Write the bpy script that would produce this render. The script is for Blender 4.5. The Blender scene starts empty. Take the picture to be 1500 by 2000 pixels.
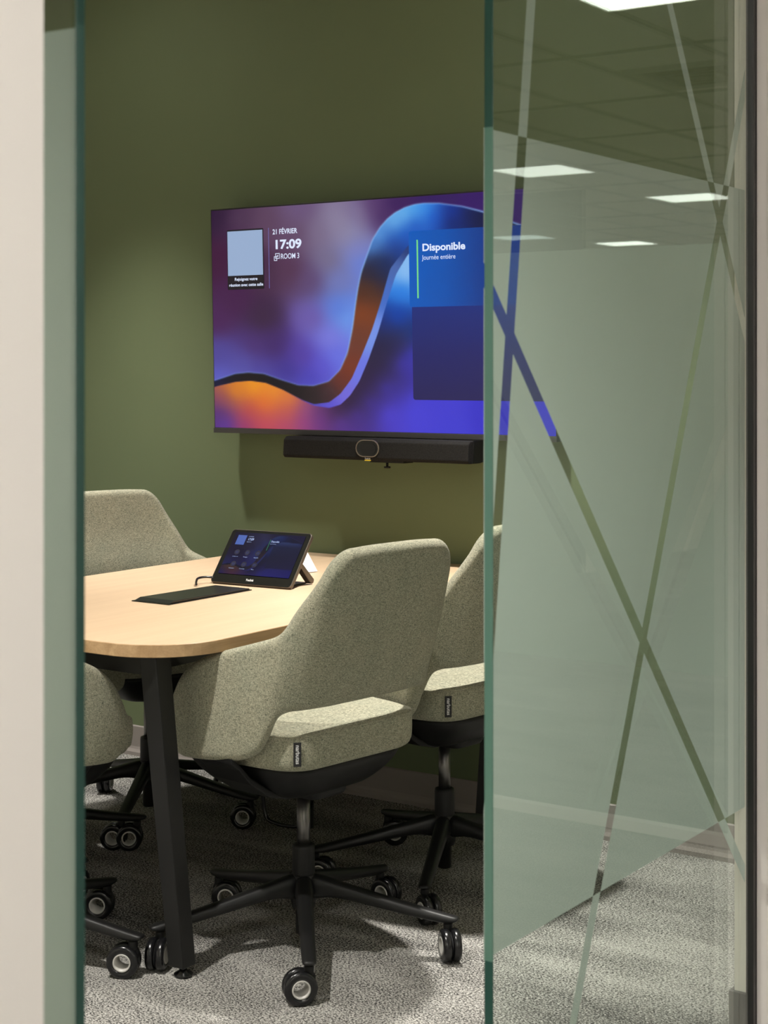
import bpy, math, random
import numpy as np
from mathutils import Vector, Matrix
random.seed(7)
C = bpy.context.scene.collection
S = bpy.context.scene
PI = math.pi
R = math.radians

# ------------------------------------------------------------------ helpers
def s2l(c):
    out = []
    for v in c[:3]:
        v = v / 255.0
        out.append(v / 12.92 if v <= 0.04045 else ((v + 0.055) / 1.055) ** 2.4)
    return tuple(out) + (1.0,)

class MB:
    """collects shapes; build() links them as ONE mesh object"""
    def __init__(self):
        self.v = []; self.f = []; self.m = []; self.sm = []
    def add(self, verts, faces, mi=0, smooth=False):
        o = len(self.v)
        self.v += [tuple(p) for p in verts]
        self.f += [tuple(i + o for i in f) for f in faces]
        self.m += [mi] * len(faces); self.sm += [smooth] * len(faces)
    def box(self, x0, x1, y0, y1, z0, z1, mi=0):
        v = [(x, y, z) for z in (z0, z1) for y in (y0, y1) for x in (x0, x1)]
        f = [(0, 2, 3, 1), (4, 5, 7, 6), (0, 1, 5, 4), (2, 6, 7, 3), (0, 4, 6, 2), (1, 3, 7, 5)]
        self.add(v, f, mi)
    def loft(self, rings, mi=0, cap0=True, cap1=True, smooth=True, closed=True):
        n = len(rings[0]); v = [p for r in rings for p in r]; f = []
        for a in range(len(rings) - 1):
            for i in range(n if closed else n - 1):
                j = (i + 1) % n
                f.append((a * n + i, a * n + j, (a + 1) * n + j, (a + 1) * n + i))
        self.add(v, f, mi, smooth)
        o = len(self.v) - len(v)
        if cap0: self.f.append(tuple(o + i for i in range(n))[::-1]); self.m.append(mi); self.sm.append(False)
        if cap1: self.f.append(tuple(o + (len(rings) - 1) * n + i for i in range(n))); self.m.append(mi); self.sm.append(False)
    def lathe(self, prof, axis='Z', at=(0, 0, 0), n=32, mi=0, closed=False, smooth=True):
        """prof: list of (radius, height)"""
        rings = []
        for r, h in prof:
            ring = []
            for i in range(n):
                a = 2 * PI * i / n
                c, s = r * math.cos(a), r * math.sin(a)
                p = (c, s, h) if axis == 'Z' else ((h, c, s) if axis == 'X' else (s, h, c))
                ring.append((p[0] + at[0], p[1] + at[1], p[2] + at[2]))
            rings.append(ring)
        if closed: rings.append(rings[0])
        self.loft(rings, mi, not closed, not closed, smooth)
    def tube(self, path, r, n=10, mi=0):
        P = [Vector(p) for p in path]; rings = []
        rr = r if isinstance(r, (list, tuple)) else [r] * len(P)
        up = Vector((0, 0, 1))
        prev = None
        for i, p in enumerate(P):
            t = (P[min(i + 1, len(P) - 1)] - P[max(i - 1, 0)]).normalized()
            if prev is None:
                a = t.cross(up)
                if a.length < 1e-3: a = t.cross(Vector((1, 0, 0)))
            else:
                a = prev - t * prev.dot(t)
            a.normalize(); b = t.cross(a); prev = a
            rings.append([p + (a * math.cos(2 * PI * k / n) + b * math.sin(2 * PI * k / n)) * rr[i] for k in range(n)])
        self.loft(rings, mi)
    def prism(self, poly, axis, a, b, mi=0):
        """extrude a 2-D polygon: axis 'X' -> poly is (y,z); 'Y' -> (x,z); 'Z' -> (x,y)"""
        def P(p, h):
            return (h, p[0], p[1]) if axis == 'X' else ((p[0], h, p[1]) if axis == 'Y' else (p[0], p[1], h))
        n = len(poly)
        self.add([P(p, a) for p in poly] + [P(p, b) for p in poly],
                 [tuple(range(n))[::-1], tuple(range(n, 2 * n))] + [(i, (i + 1) % n, (i + 1) % n + n, i + n) for i in range(n)], mi)
    def build(self, name, mats, parent=None, bevel=0, subsurf=0, seg=2, loc=None, autosmooth=None):
        me = bpy.data.meshes.new(name)
        me.from_pydata(self.v, [], self.f)
        if not isinstance(mats, (list, tuple)): mats = [mats]
        for m in mats: me.materials.append(m)
        me.polygons.foreach_set('material_index', self.m)
        me.polygons.foreach_set('use_smooth', self.sm)
        me.update()
        import bmesh
        bm = bmesh.new(); bm.from_mesh(me); bmesh.ops.recalc_face_normals(bm, faces=bm.faces); bm.to_mesh(me); bm.free()
        o = bpy.data.objects.new(name, me); C.objects.link(o)
        if parent: o.parent = parent
        if loc: o.location = loc
        if bevel:
            b = o.modifiers.new('bevel', 'BEVEL'); b.width = bevel; b.segments = seg; b.limit_method = 'ANGLE'; b.angle_limit = R(35)
        if subsurf:
            s = o.modifiers.new('sub', 'SUBSURF'); s.levels = subsurf; s.render_levels = subsurf
        return o

def empty(name, loc=(0, 0, 0), rz=0):
    o = bpy.data.objects.new(name, None); C.objects.link(o)
    o.location = loc; o.rotation_euler = (0, 0, rz); o.empty_display_size = 0.05
    return o
def tag(o, label, cat, group=None):
    o['label'] = label; o['category'] = cat
    if group: o['group'] = group
    return o
def struct(o):
    o['kind'] = 'structure'; return o
def copy_tree(o, parent=None):
    c = o.copy(); C.objects.link(c)
    if parent: c.parent = parent; c.matrix_parent_inverse = o.matrix_parent_inverse
    for ch in [x for x in kids[o.name]] if o.name in kids else []:
        k = copy_tree(ch, c)
        kids.setdefault(c.name, []).append(k)
    return c
kids = {}
def part(parent, o):
    kids.setdefault(parent.name, []).append(o); return o

def text_mesh(body, size, name, mat, parent, loc, rot=(PI / 2, 0, 0), align='LEFT', bold=0.0, width=None, valign='BOTTOM_BASELINE'):
    cu = bpy.data.curves.new(name, 'FONT'); cu.body = body; cu.size = size; cu.align_x = align; cu.offset = bold; cu.resolution_u = 4
    cu.align_y = valign
    t = bpy.data.objects.new(name + '_tmp', cu); C.objects.link(t)
    bpy.context.view_layer.update()
    me = bpy.data.meshes.new_from_object(t.evaluated_get(bpy.context.evaluated_depsgraph_get()))
    bpy.data.objects.remove(t)
    me.name = name
    if width:
        xs = [v.co.x for v in me.vertices]; w = max(xs) - min(xs); k = width / w
        for v in me.vertices: v.co.x *= k
    me.materials.clear(); me.materials.append(mat)
    o = bpy.data.objects.new(name, me); C.objects.link(o); o.parent = parent; o.location = loc; o.rotation_euler = rot
    return o

# ------------------------------------------------------------------ materials
def mat(name, col=(.5, .5, .5, 1), rough=.5, metal=0, spec=.5, coat=0):
    m = bpy.data.materials.new(name); m.use_nodes = True
    b = m.node_tree.nodes['Principled BSDF']
    b.inputs['Base Color'].default_value = col if len(col) == 4 else tuple(col) + (1,)
    b.inputs['Roughness'].default_value = rough; b.inputs['Metallic'].default_value = metal
    b.inputs['Specular IOR Level'].default_value = spec; b.inputs['Coat Weight'].default_value = coat
    return m
def nodes(m): return m.node_tree.nodes, m.node_tree.links, m.node_tree.nodes['Principled BSDF']
def noise(N, L, scale, detail=2, rough=.5, vec=None, mapscale=None, dist=0):
    n = N.new('ShaderNodeTexNoise'); n.inputs['Scale'].default_value = scale; n.inputs['Detail'].default_value = detail
    n.inputs['Roughness'].default_value = rough; n.inputs['Distortion'].default_value = dist
    if mapscale is not None:
        mp = N.new('ShaderNodeMapping'); mp.inputs['Scale'].default_value = mapscale; L.new(vec, mp.inputs['Vector']); vec = mp.outputs['Vector']
    if vec is not None: L.new(vec, n.inputs['Vector'])
    return n
def ramp(N, L, fac, stops, interp='LINEAR'):
    r = N.new('ShaderNodeValToRGB'); r.color_ramp.interpolation = interp
    e = r.color_ramp.elements
    while len(e) < len(stops): e.new(0.5)
    for k, (p, c) in enumerate(stops):
        e[k].position = p; e[k].color = c if len(c) == 4 else tuple(c) + (1,)
    L.new(fac, r.inputs['Fac']); return r
def objco(N):
    return N.new('ShaderNodeTexCoord').outputs['Object']
def bump(N, L, b, h, strength, dist):
    bp = N.new('ShaderNodeBump'); bp.inputs['Strength'].default_value = strength; bp.inputs['Distance'].default_value = dist
    L.new(h, bp.inputs['Height']); L.new(bp.outputs['Normal'], b.inputs['Normal'])
def mixc(N, L, fac, a, b, mode='MIX'):
    n = N.new('ShaderNodeMix'); n.data_type = 'RGBA'; n.blend_type = mode
    if isinstance(fac, float): n.inputs[0].default_value = fac
    else: L.new(fac, n.inputs[0])
    for i, x in ((6, a), (7, b)):
        if isinstance(x, tuple): n.inputs[i].default_value = x
        else: L.new(x, n.inputs[i])
    return n.outputs[2]
def math_(N, L, op, a, b=None):
    n = N.new('ShaderNodeMath'); n.operation = op
    for i, x in ((0, a), (1, b)):
        if x is None: continue
        if isinstance(x, (int, float)): n.inputs[i].default_value = x
        else: L.new(x, n.inputs[i])
    return n.outputs[0]

def fabric():
    m = mat('heather_fabric', rough=.95, spec=.12); N, L, b = nodes(m); co = objco(N)
    n1 = noise(N, L, 1.0, 2, .6, co, (640, 640, 520))
    n2 = noise(N, L, 1.0, 1, .5, co, (900, 900, 150))
    n4 = noise(N, L, 1.0, 1, .5, co, (150, 150, 900))
    n3 = noise(N, L, 14, 3, .5, co)
    a = math_(N, L, 'ADD', math_(N, L, 'MULTIPLY', n1.outputs['Fac'], .5), math_(N, L, 'MULTIPLY', n2.outputs['Fac'], .25))
    a = math_(N, L, 'ADD', a, math_(N, L, 'MULTIPLY', n4.outputs['Fac'], .25))
    r = ramp(N, L, a, [(.38, (.085, .092, .072)), (.47, (.245, .243, .185)), (.55, (.38, .362, .275)), (.64, (.53, .495, .39))])
    r2 = ramp(N, L, n3.outputs['Fac'], [(.3, (.92, .95, .92)), (.7, (1.04, 1.03, .99))])
    L.new(mixc(N, L, 1.0, r.outputs['Color'], r2.outputs['Color'], 'MULTIPLY'), b.inputs['Base Color'])
    b.inputs['Sheen Weight'].default_value = .10
    bump(N, L, b, a, .4, .0008)
    return m
def carpet():
    m = mat('loop_carpet', rough=1.0, spec=.05); N, L, b = nodes(m); co = objco(N)
    n1 = noise(N, L, 1.0, 3, .62, co, (190, 300, 1), .3)
    n1b = noise(N, L, 1.0, 1, .5, co, (420, 520, 1))
    big = noise(N, L, 1.0, 3, .55, co, (3.0, 9.0, 1), .3)
    big2 = noise(N, L, 1.0, 2, .55, co, (1.1, 2.4, 1), .4)
    base = math_(N, L, 'ADD', math_(N, L, 'MULTIPLY', n1.outputs['Fac'], .75), math_(N, L, 'MULTIPLY', n1b.outputs['Fac'], .25))
    sh = math_(N, L, 'ADD', base, math_(N, L, 'MULTIPLY', math_(N, L, 'SUBTRACT', big.outputs['Fac'], .5), .13))
    sh = math_(N, L, 'ADD', sh, math_(N, L, 'MULTIPLY', math_(N, L, 'SUBTRACT', big2.outputs['Fac'], .5), .16))
    r = ramp(N, L, sh, [(.455, (.035, .035, .034)), (.485, (.095, .093, .088)), (.515, (.36, .35, .325)), (.575, (.52, .505, .47))])
    L.new(r.outputs['Color'], b.inputs['Base Color'])
    bump(N, L, b, base, .8, .003)
    return m
def wood(name, dark, light, strength=1.0, axis='Y'):
    m = mat(name, rough=.42, spec=.35); N, L, b = nodes(m); co = objco(N)
    sc = (38, 1.6, 38) if axis == 'Y' else (1.6, 38, 330)
    n1 = noise(N, L, 1.0, 4, .55, co, sc, .6)
    n2 = noise(N, L, 1.0, 2, .6, co, (320, 9, 320) if axis == 'Y' else (9, 320, 320))
    n3 = noise(N, L, 1.0, 2, .5, co, (5, .9, 5))
    a = math_(N, L, 'ADD', math_(N, L, 'MULTIPLY', n1.outputs['Fac'], .55), math_(N, L, 'MULTIPLY', n2.outputs['Fac'], .2))
    a = math_(N, L, 'ADD', a, math_(N, L, 'MULTIPLY', n3.outputs['Fac'], .25))
    r = ramp(N, L, a, [(.5 - .2 / strength, dark), (.5 + .2 / strength, light)])
    L.new(r.outputs['Color'], b.inputs['Base Color'])
    bump(N, L, b, n2.outputs['Fac'], .08, .0006)
    return m
def paint(name, col, rough=.75, mottling=.04, spec=.3):
    m = mat(name, col, rough, 0, spec); N, L, b = nodes(m); co = objco(N)
    n = noise(N, L, 2.2, 3, .5, co); n2 = noise(N, L, 260, 2, .6, co)
    k = 1 - mottling
    r = ramp(N, L, n.outputs['Fac'], [(.3, tuple(c * k for c in col[:3])), (.7, tuple(min(1, c / k) for c in col[:3]))])
    L.new(r.outputs['Color'], b.inputs['Base Color'])
    bump(N, L, b, n2.outputs['Fac'], .06, .0006)
    return m
def powder(name, col, rough=.5, spec=.4):
    m = mat(name, col, rough, 0, spec); N, L, b = nodes(m); co = objco(N)
    n = noise(N, L, 900, 1, .5, co); bump(N, L, b, n.outputs['Fac'], .12, .0003)
    n2 = noise(N, L, 6, 2, .5, co)
    r = ramp(N, L, n2.outputs['Fac'], [(.3, (rough - .06,) * 3), (.7, (rough + .06,) * 3)])
    L.new(r.outputs['Color'], b.inputs['Roughness'])
    return m
def emis(name, col, strength):
    m = mat(name, (0, 0, 0, 1), .4); N, L, b = nodes(m)
    b.inputs['Emission Color'].default_value = col; b.inputs['Emission Strength'].default_value = strength
    return m
def glass(name, tint):
    m = bpy.data.materials.new(name); m.use_nodes = True; N = m.node_tree.nodes; L = m.node_tree.links; N.clear()
    out = N.new('ShaderNodeOutputMaterial'); geo = N.new('ShaderNodeNewGeometry')
    fr = N.new('ShaderNodeFresnel')
    mr = N.new('ShaderNodeMapRange'); mr.inputs['To Min'].default_value = 1.5; mr.inputs['To Max'].default_value = 1 / 1.5
    L.new(geo.outputs['Backfacing'], mr.inputs['Value']); L.new(mr.outputs['Result'], fr.inputs['IOR'])
    tr = N.new('ShaderNodeBsdfTransparent'); tr.inputs['Color'].default_value = tint
    gl = N.new('ShaderNodeBsdfAnisotropic') if False else N.new('ShaderNodeBsdfGlossy'); gl.inputs['Roughness'].default_value = 0.0
    gl.inputs['Color'].default_value = (.95, 1, .97, 1)
    mx = N.new('ShaderNodeMixShader'); L.new(fr.outputs['Fac'], mx.inputs['Fac']); L.new(tr.outputs[0], mx.inputs[1]); L.new(gl.outputs[0], mx.inputs[2])
    L.new(mx.outputs[0], out.inputs['Surface'])
    return m
def frost(name, dcol, tcol, k):
    m = bpy.data.materials.new(name); m.use_nodes = True; N = m.node_tree.nodes; L = m.node_tree.links; N.clear()
    out = N.new('ShaderNodeOutputMaterial')
    d = N.new('ShaderNodeBsdfDiffuse'); d.inputs['Color'].default_value = dcol
    t = N.new('ShaderNodeBsdfTranslucent'); t.inputs['Color'].default_value = tcol
    n = noise(N, L, 700, 1, .5, objco(N)); r = ramp(N, L, n.outputs['Fac'], [(.3, (k - .03,) * 3), (.7, (k + .03,) * 3)])
    mx = N.new('ShaderNodeMixShader'); L.new(r.outputs['Color'], mx.inputs['Fac']); L.new(d.outputs[0], mx.inputs[1]); L.new(t.outputs[0], mx.inputs[2])
    L.new(mx.outputs[0], out.inputs['Surface'])
    return m

M = {}
M['fabric'] = fabric()
M['carpet'] = carpet()
M['oak'] = wood('pale_oak_laminate', (.555, .395, .255), (.65, .48, .32), 1.0)
M['oak_edge'] = wood('oak_edge_band', (.33, .205, .10), (.50, .335, .18), 1.6)
M['green'] = paint('olive_green_paint', (.136, .170, .089), .7, .02)
M['white'] = paint('warm_white_paint', (.76, .73, .695), .7, .01)
M['cream'] = paint('cream_paint', (.80, .765, .67), .6, .01)
M['ceil'] = paint('white_ceiling_paint', (.7, .68, .62), .9, .02)
M['tile'] = paint('ceiling_tile', (.62, .60, .53), .95, .03)
M['tbar'] = mat('ceiling_grid_bar', (.30, .29, .25), .6)
M['taupe'] = paint('taupe_vinyl_base', (.27, .243, .225), .55, .04)
M['dbase'] = paint('charcoal_vinyl_base', (.075, .072, .065), .5, .03)
M['black'] = powder('black_powder_coat', (.009, .009, .009), .42, .35)
M['plastic'] = powder('black_plastic', (.007, .007, .007), .5, .3)
M['tyre'] = mat('black_caster_tyre', (.008, .008, .009), .22, 0, .5)
M['ring'] = mat('grey_caster_ring', (.50, .49, .46), .4)
M['chrome'] = mat('dark_chrome', (.17, .165, .16), .33, 1.0)
M['frame'] = mat('black_frame', (.016, .015, .015), .35)
M['alu'] = paint('pinkish_white_profile', (.82, .765, .73), .45, .01)
M['glass'] = glass('clear_glass', (.955, .985, .965, 1))
M['edge'] = mat('green_glass_edge', (.018, .062, .048), .12, 0, .5)
M['edge_film_lit'] = mat('green_glass_edge_lit_by_film', (.085, .175, .135), .15, 0, .5)  # lighter green: light the film scatters into the edge, put into the colour
M['edge_film_lit2'] = mat('teal_glass_edge_lit_by_film', (.030, .080, .066), .15, 0, .5)  # door edge: film-scattered light mixed into the teal
M['film'] = frost('frosted_film', (.27, .305, .275, 1), (.68, .79, .72, 1), .5)
M['bar'] = mat('speaker_cloth', (.028, .027, .026), .95, 0, .1)
M['text'] = emis('lit_white_text', s2l((222, 232, 255)), 1.0)
M['textdim'] = emis('lit_pale_text', s2l((170, 190, 235)), 1.0)
M['tile_qr'] = emis('lit_pale_tile', s2l((150, 172, 205)), 1.0)
M['qrcard'] = emis('dark_card', s2l((28, 22, 30)), 1.0)
M['cardtop'] = None
M['greenbar'] = emis('lit_green_bar', s2l((120, 220, 130)), 1.0)
M['divider'] = emis('lit_divider', s2l((110, 105, 170)), 1.0)
M['paper'] = mat('white_paper', (.82, .82, .86), .8)
M['bronze'] = mat('bronze_metal', (.125, .105, .088), .36, .7)
M['label'] = mat('black_fabric_label', (.012, .012, .012), .7)
M['letter'] = mat('white_lettering', (.7, .7, .7), .6)
M['yellow'] = mat('yellow_sticker', (.75, .55, .03), .5)
M['lens'] = mat('camera_lens', (.006, .006, .006), .08)
M['gloss'] = mat('black_gloss', (.009, .010, .009), .12, 0, .5)
# speaker cloth grain
N_, L_, b_ = nodes(M['bar']); nn = noise(N_, L_, 700, 2, .6, objco(N_))
rr = ramp(N_, L_, nn.outputs['Fac'], [(.35, (.007, .0068, .0065)), (.65, (.026, .025, .024))]); L_.new(rr.outputs['Color'], b_.inputs['Base Color'])

# ------------------------------------------------------------------ the setting
YW = 4.13          # screen wall
XG = -1.187        # corridor face of the glass
HC = 2.74
def slab(name, x0, x1, y0, y1, z0, z1, m, bevel=0):
    b = MB(); b.box(x0, x1, y0, y1, z0, z1); return struct(b.build(name, m, bevel=bevel))
slab('floor', -5.1, 9.2, -3.2, 20.2, -.1, 0, M['carpet'])
slab('wall_back', -5.1, -1.229, YW, YW + .12, 0, HC, M['green'])
slab('wall_left', -5.1, -5.0, .4, YW, 0, HC, M['white'])
slab('wall_front', -5.0, -1.10, .28, .4, 0, HC, M['cream'])
# corridor wall beside the glass, near the lens (its white corridor face shows at the photo's left edge)
slab('wall_near', -1.229, -1.10, .4, 1.062, 0, HC, M['white'])
slab('wall_right', -1.229, -1.138, 3.034, YW + .12, 0, HC, M['cream'])
slab('trim_1', -1.229, -1.1355, 1.05, 3.034, 2.46, HC, M['white'])     # head over the glass
slab('trim_2', -1.1965, -1.1810, 3.012, 3.034, 0, 2.46, M['frame'])   # black channel holding the far edge of the glass
b = MB(); b.box(-1.1805, -1.158, 3.026, 3.034, 0, 2.46); b.box(-1.158, -1.1355, 3.023, 3.034, 0, 2.46)
struct(b.build('trim_3', M['alu'], bevel=.0015))
slab('trim_4', -1.229, -1.195, 1.0625, 1.14, 0, 2.46, M['frame'])
# skirting
def skirt(name, x0, x1, y0, y1, axis, m=None):
    b = MB()
    prof = [(0, 0), (.014, 0), (.0135, .012), (.008, .022), (.006, .03), (.006, .098), (.003, .101), (0, .101)]
    if axis == 'y': b.prism([(y0 - p, z) for p, z in prof], 'X', x0, x1)
    elif axis == 'x+': b.prism([(x0 + p, z) for p, z in prof], 'Y', y0, y1)
    else: b.prism([(x0 - p, z) for p, z in prof], 'Y', y0, y1)
    return struct(b.build(name, m or M['taupe']))
skirt('baseboard_back', -5.0, -1.23, YW, YW, 'y')
skirt('baseboard_left', -5.0, -5.0, .4, YW - .015, 'x+')
b = MB(); b.box(-1.238, -1.1975, 3.024, 3.033, 0, .1); b.box(-1.238, -1.2295, 3.033, YW - .014, 0, .1)
struct(b.build('baseboard_right', M['dbase'], bevel=.002))
b = MB(); b.box(-1.1375, -1.129, 3.036, 4.1, 0, .1)
struct(b.build('baseboard_corridor', M['dbase'], bevel=.002))
# ceilings
slab('ceiling', -5.1, -1.229, .28, YW, HC, HC + .08, M['ceil'])
b = MB(); b.box(-1.229, 9.2, -3.2, 20.2, HC + .012, HC + .09)
struct(b.build('ceiling_corridor', M['tile']))
b = MB()
for k in range(18):
    x = -1.29 + .6 * k
    if x > -1.2: b.box(x - .011, x + .011, -3.1, 20.1, HC, HC + .012)
for k in range(20):
    y = -2.94 + 1.2 * k
    if y < 20: b.box(-1.1, 9.1, y - .011, y + .011, HC + .001, HC + .013)
struct(b.build('trim_5', M['tbar']))
# corridor and open office shell
slab('wall_office_far', -1.2, 9.2, 20.1, 20.22, 0, HC, M['white'])
slab('wall_office_right', 9.1, 9.2, 4.25, 20.1, 0, HC, M['white'])
slab('wall_office_left', -1.2, -1.1, YW + .12, 20.1, 0, HC, M['white'])
slab('wall_corridor', 1.5, 1.6, -3.2, 4.25, 0, HC, M['white'])
slab('wall_corridor_end', -1.1, 1.5, -3.2, -3.1, 0, HC, M['white'])
slab('wall_corridor_left', -1.2, -1.1, -3.1, .28, 0, HC, M['white'])
slab('wall_office_front', 1.6, 9.1, 4.17, 4.25, 0, HC, M['white'])
slab('wall_office_booth', 2.45, 2.55, 9.43, 13.2, 0, 2.08, M['cream'])
slab('window_1', 2.45, 5.4, 9.40, 9.412, 0, 2.476, glass('smoked_glass', (.42, .45, .46, 1)))
slab('trim_6', -1.1, 1.5, 4.237, 4.273, 0, .03, M['alu'])

# ------------------------------------------------------------------ frosted film cut from half-planes
def split(poly, a, b_):
    """split convex polygon by the line a->b_; returns [left, right]"""
    nx, ny = -(b_[1] - a[1]), b_[0] - a[0]
    def d(p): return (p[0] - a[0]) * nx + (p[1] - a[1]) * ny
    Lp, Rp = [], []
    for i in range(len(poly)):
        p, q = poly[i], poly[(i + 1) % len(poly)]; dp, dq = d(p), d(q)
        if dp >= 0: Lp.append(p)
        if dp <= 0: Rp.append(p)
        if dp * dq < 0:
            t = dp / (dp - dq); x = (p[0] + (q[0] - p[0]) * t, p[1] + (q[1] - p[1]) * t); Lp.append(x); Rp.append(x)
    return [r for r in (Lp, Rp) if len(r) > 2]
def film_cells(y0, y1, z0, z1, band, stripes):
    polys = [[(y0, z0), (y1, z0), (y1, z1), (y0, z1)]]
    lines = [((y0, band[0]), (y1, band[0])), ((y0, band[1]), (y1, band[1]))]
    for s in stripes: lines += [s[0], s[1]]
    for a, b2 in lines:
        polys = [q for p in polys for q in split(p, a, b2)]
    def between(p, s):
        out = []
        for a, b2 in s: out.append((p[0] - a[0]) * -(b2[1] - a[1]) + (p[1] - a[1]) * (b2[0] - a[0]))
        return out[0] * out[1] < 0
    keep = []
    for p in polys:
        c = (sum(q[0] for q in p) / len(p), sum(q[1] for q in p) / len(p))
        inb = band[0] < c[1] < band[1]
        if inb != any(between(c, s) for s in stripes): keep.append(p)
    return keep
BAND = (.466, 1.668)
stripes = [(((2.152, 1.874), (2.026, .893)), ((2.179, 1.879), (2.0525, .895))),
           (((2.657, 1.963), (3.001, 1.402)), ((2.681, 1.968), (3.001, 1.450))),
           (((2.914, 1.669), (2.291, .289)), ((2.942, 1.670), (2.314, .281))),
           (((2.02, 1.479), (3.033, .339)), ((2.02, 1.443), (3.033, .303)))]
T = .0145
def pane(name, y0, y1, label, strp, near_edge):
    t = empty(name, (XG - T / 2, (y0 + y1) / 2, 0)); oy = (y0 + y1) / 2
    b = MB()
    b.add([(T / 2, y0 - oy, 0.005), (T / 2, y1 - oy, 0.005), (T / 2, y1 - oy, 2.46), (T / 2, y0 - oy, 2.46)], [(0, 1, 2, 3)])
    b.add([(-T / 2, y0 - oy, 0.005), (-T / 2, y1 - oy, 0.005), (-T / 2, y1 - oy, 2.46), (-T / 2, y0 - oy, 2.46)], [(0, 3, 2, 1)])
    me = bpy.data.meshes.new('glass_sheet'); me.from_pydata(b.v, [], b.f); me.materials.append(M['glass'])
    o = bpy.data.objects.new('glass_sheet', me); C.objects.link(o); o.parent = t
    ye = (y0 if near_edge else y1) - oy
    s = .0012 if near_edge else -.0012
    b = MB()
    for za, zb_, mi in ((.004, BAND[0], 0), (BAND[0], BAND[1], 1), (BAND[1], 2.461, 0)):
        b.prism([(-T / 2 - .0002, ye + s), (-T / 2 + .001, ye), (T / 2 - .001, ye), (T / 2 + .0002, ye + s)], 'Z', za, zb_, mi)
    eo = b.build('polished_edge', [M['edge'], M['edge_film_lit']], t); eo['label'] = 'dark green polished edge'
    b = MB()
    for p in film_cells(y0, y1, .005, 2.46, BAND, strp):
        b.add([(0, q[0] - oy, q[1]) for q in p], [tuple(range(len(p)))])
    fo = b.build('frosted_film', M['film'], t); fo.location = (-T / 2 - .0006, 0, 0); fo['label'] = 'frosted band cut by slanting stripes' if strp else 'frosted band'
    tag(t, label, 'glass panel')
    return t
pane('glass_panel', 2.025, 3.020, 'frosted glass panel with slanting clear stripes at the right of the doorway', stripes, True)
# door swung ninety degrees into the room; only its hinge edge shows
dr = empty('glass_door', (-1.179, 1.183, 0))
DW = .80
me = bpy.data.meshes.new('glass_sheet')
me.from_pydata([(0, 0, .01), (-DW, 0, .01), (-DW, 0, 2.44), (0, 0, 2.44), (0, .013, .01), (-DW, .013, .01), (-DW, .013, 2.44), (0, .013, 2.44)], [], [(0, 3, 2, 1), (4, 5, 6, 7)])
me.materials.append(M['glass']); me.validate(); o = bpy.data.objects.new('glass_sheet', me); C.objects.link(o); o.parent = dr
for x, sg in ((0, 1), (-DW, -1)):
    b = MB()
    for za, zb_, mi in ((.0098, BAND[0], 0), (BAND[0], BAND[1], 1), (BAND[1], 2.4402, 0)):
        b.prism([(x - .0012 * sg, -.0002), (x, .001), (x, .012), (x - .0012 * sg, .0132)], 'Z', za, zb_, mi)
    eo = b.build('polished_edge', [M['edge'], M['edge_film_lit2']], dr); eo['label'] = 'dark green polished edge'
b = MB()
for p in film_cells(-DW + .001, -.002, .01, 2.44, BAND, []): b.add([(q[0], 0, q[1]) for q in p], [tuple(range(len(p)))])
fo = b.build('frosted_film', M['film'], dr); fo.location = (0, .0140, 0); fo['label'] = 'frosted band'
b = MB(); b.box(-.10, .006, -.006, .019, .004, .06); b.box(-.10, .006, -.006, .019, 2.40, 2.46); b.build('pivot_fitting', M['black'], dr, bevel=.002)
tag(dr, 'open frosted glass door, seen as a narrow strip beside the white wall at far left', 'glass door')
# glass across the corridor end, seen only mirrored in the big panel
t = empty('corridor_glass_screen', (.2, 4.255, 0))
b = MB(); b.box(-1.28, 1.28, -.005, .005, .035, 2.735)
me = b.build('glass_sheet', M['glass'], t)
b = MB()
for p in film_cells(-1.28, 1.28, .04, 2.73, BAND, [(((-.135, 1.197), (-.694, .30)), ((-.095, 1.197), (-.654, .30))), (((-.866, 1.165), (-.442, .013)), ((-.826, 1.165), (-.402, .013)))]):
    b.add([(q[0], 0, q[1]) for q in p], [tuple(range(len(p)))])
fo = b.build('frosted_film', M['film'], t); fo.location = (0, .0065, 0)
tag(t, 'frosted glass screen across the corridor, mirrored in the big glass panel', 'glass panel')

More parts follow.
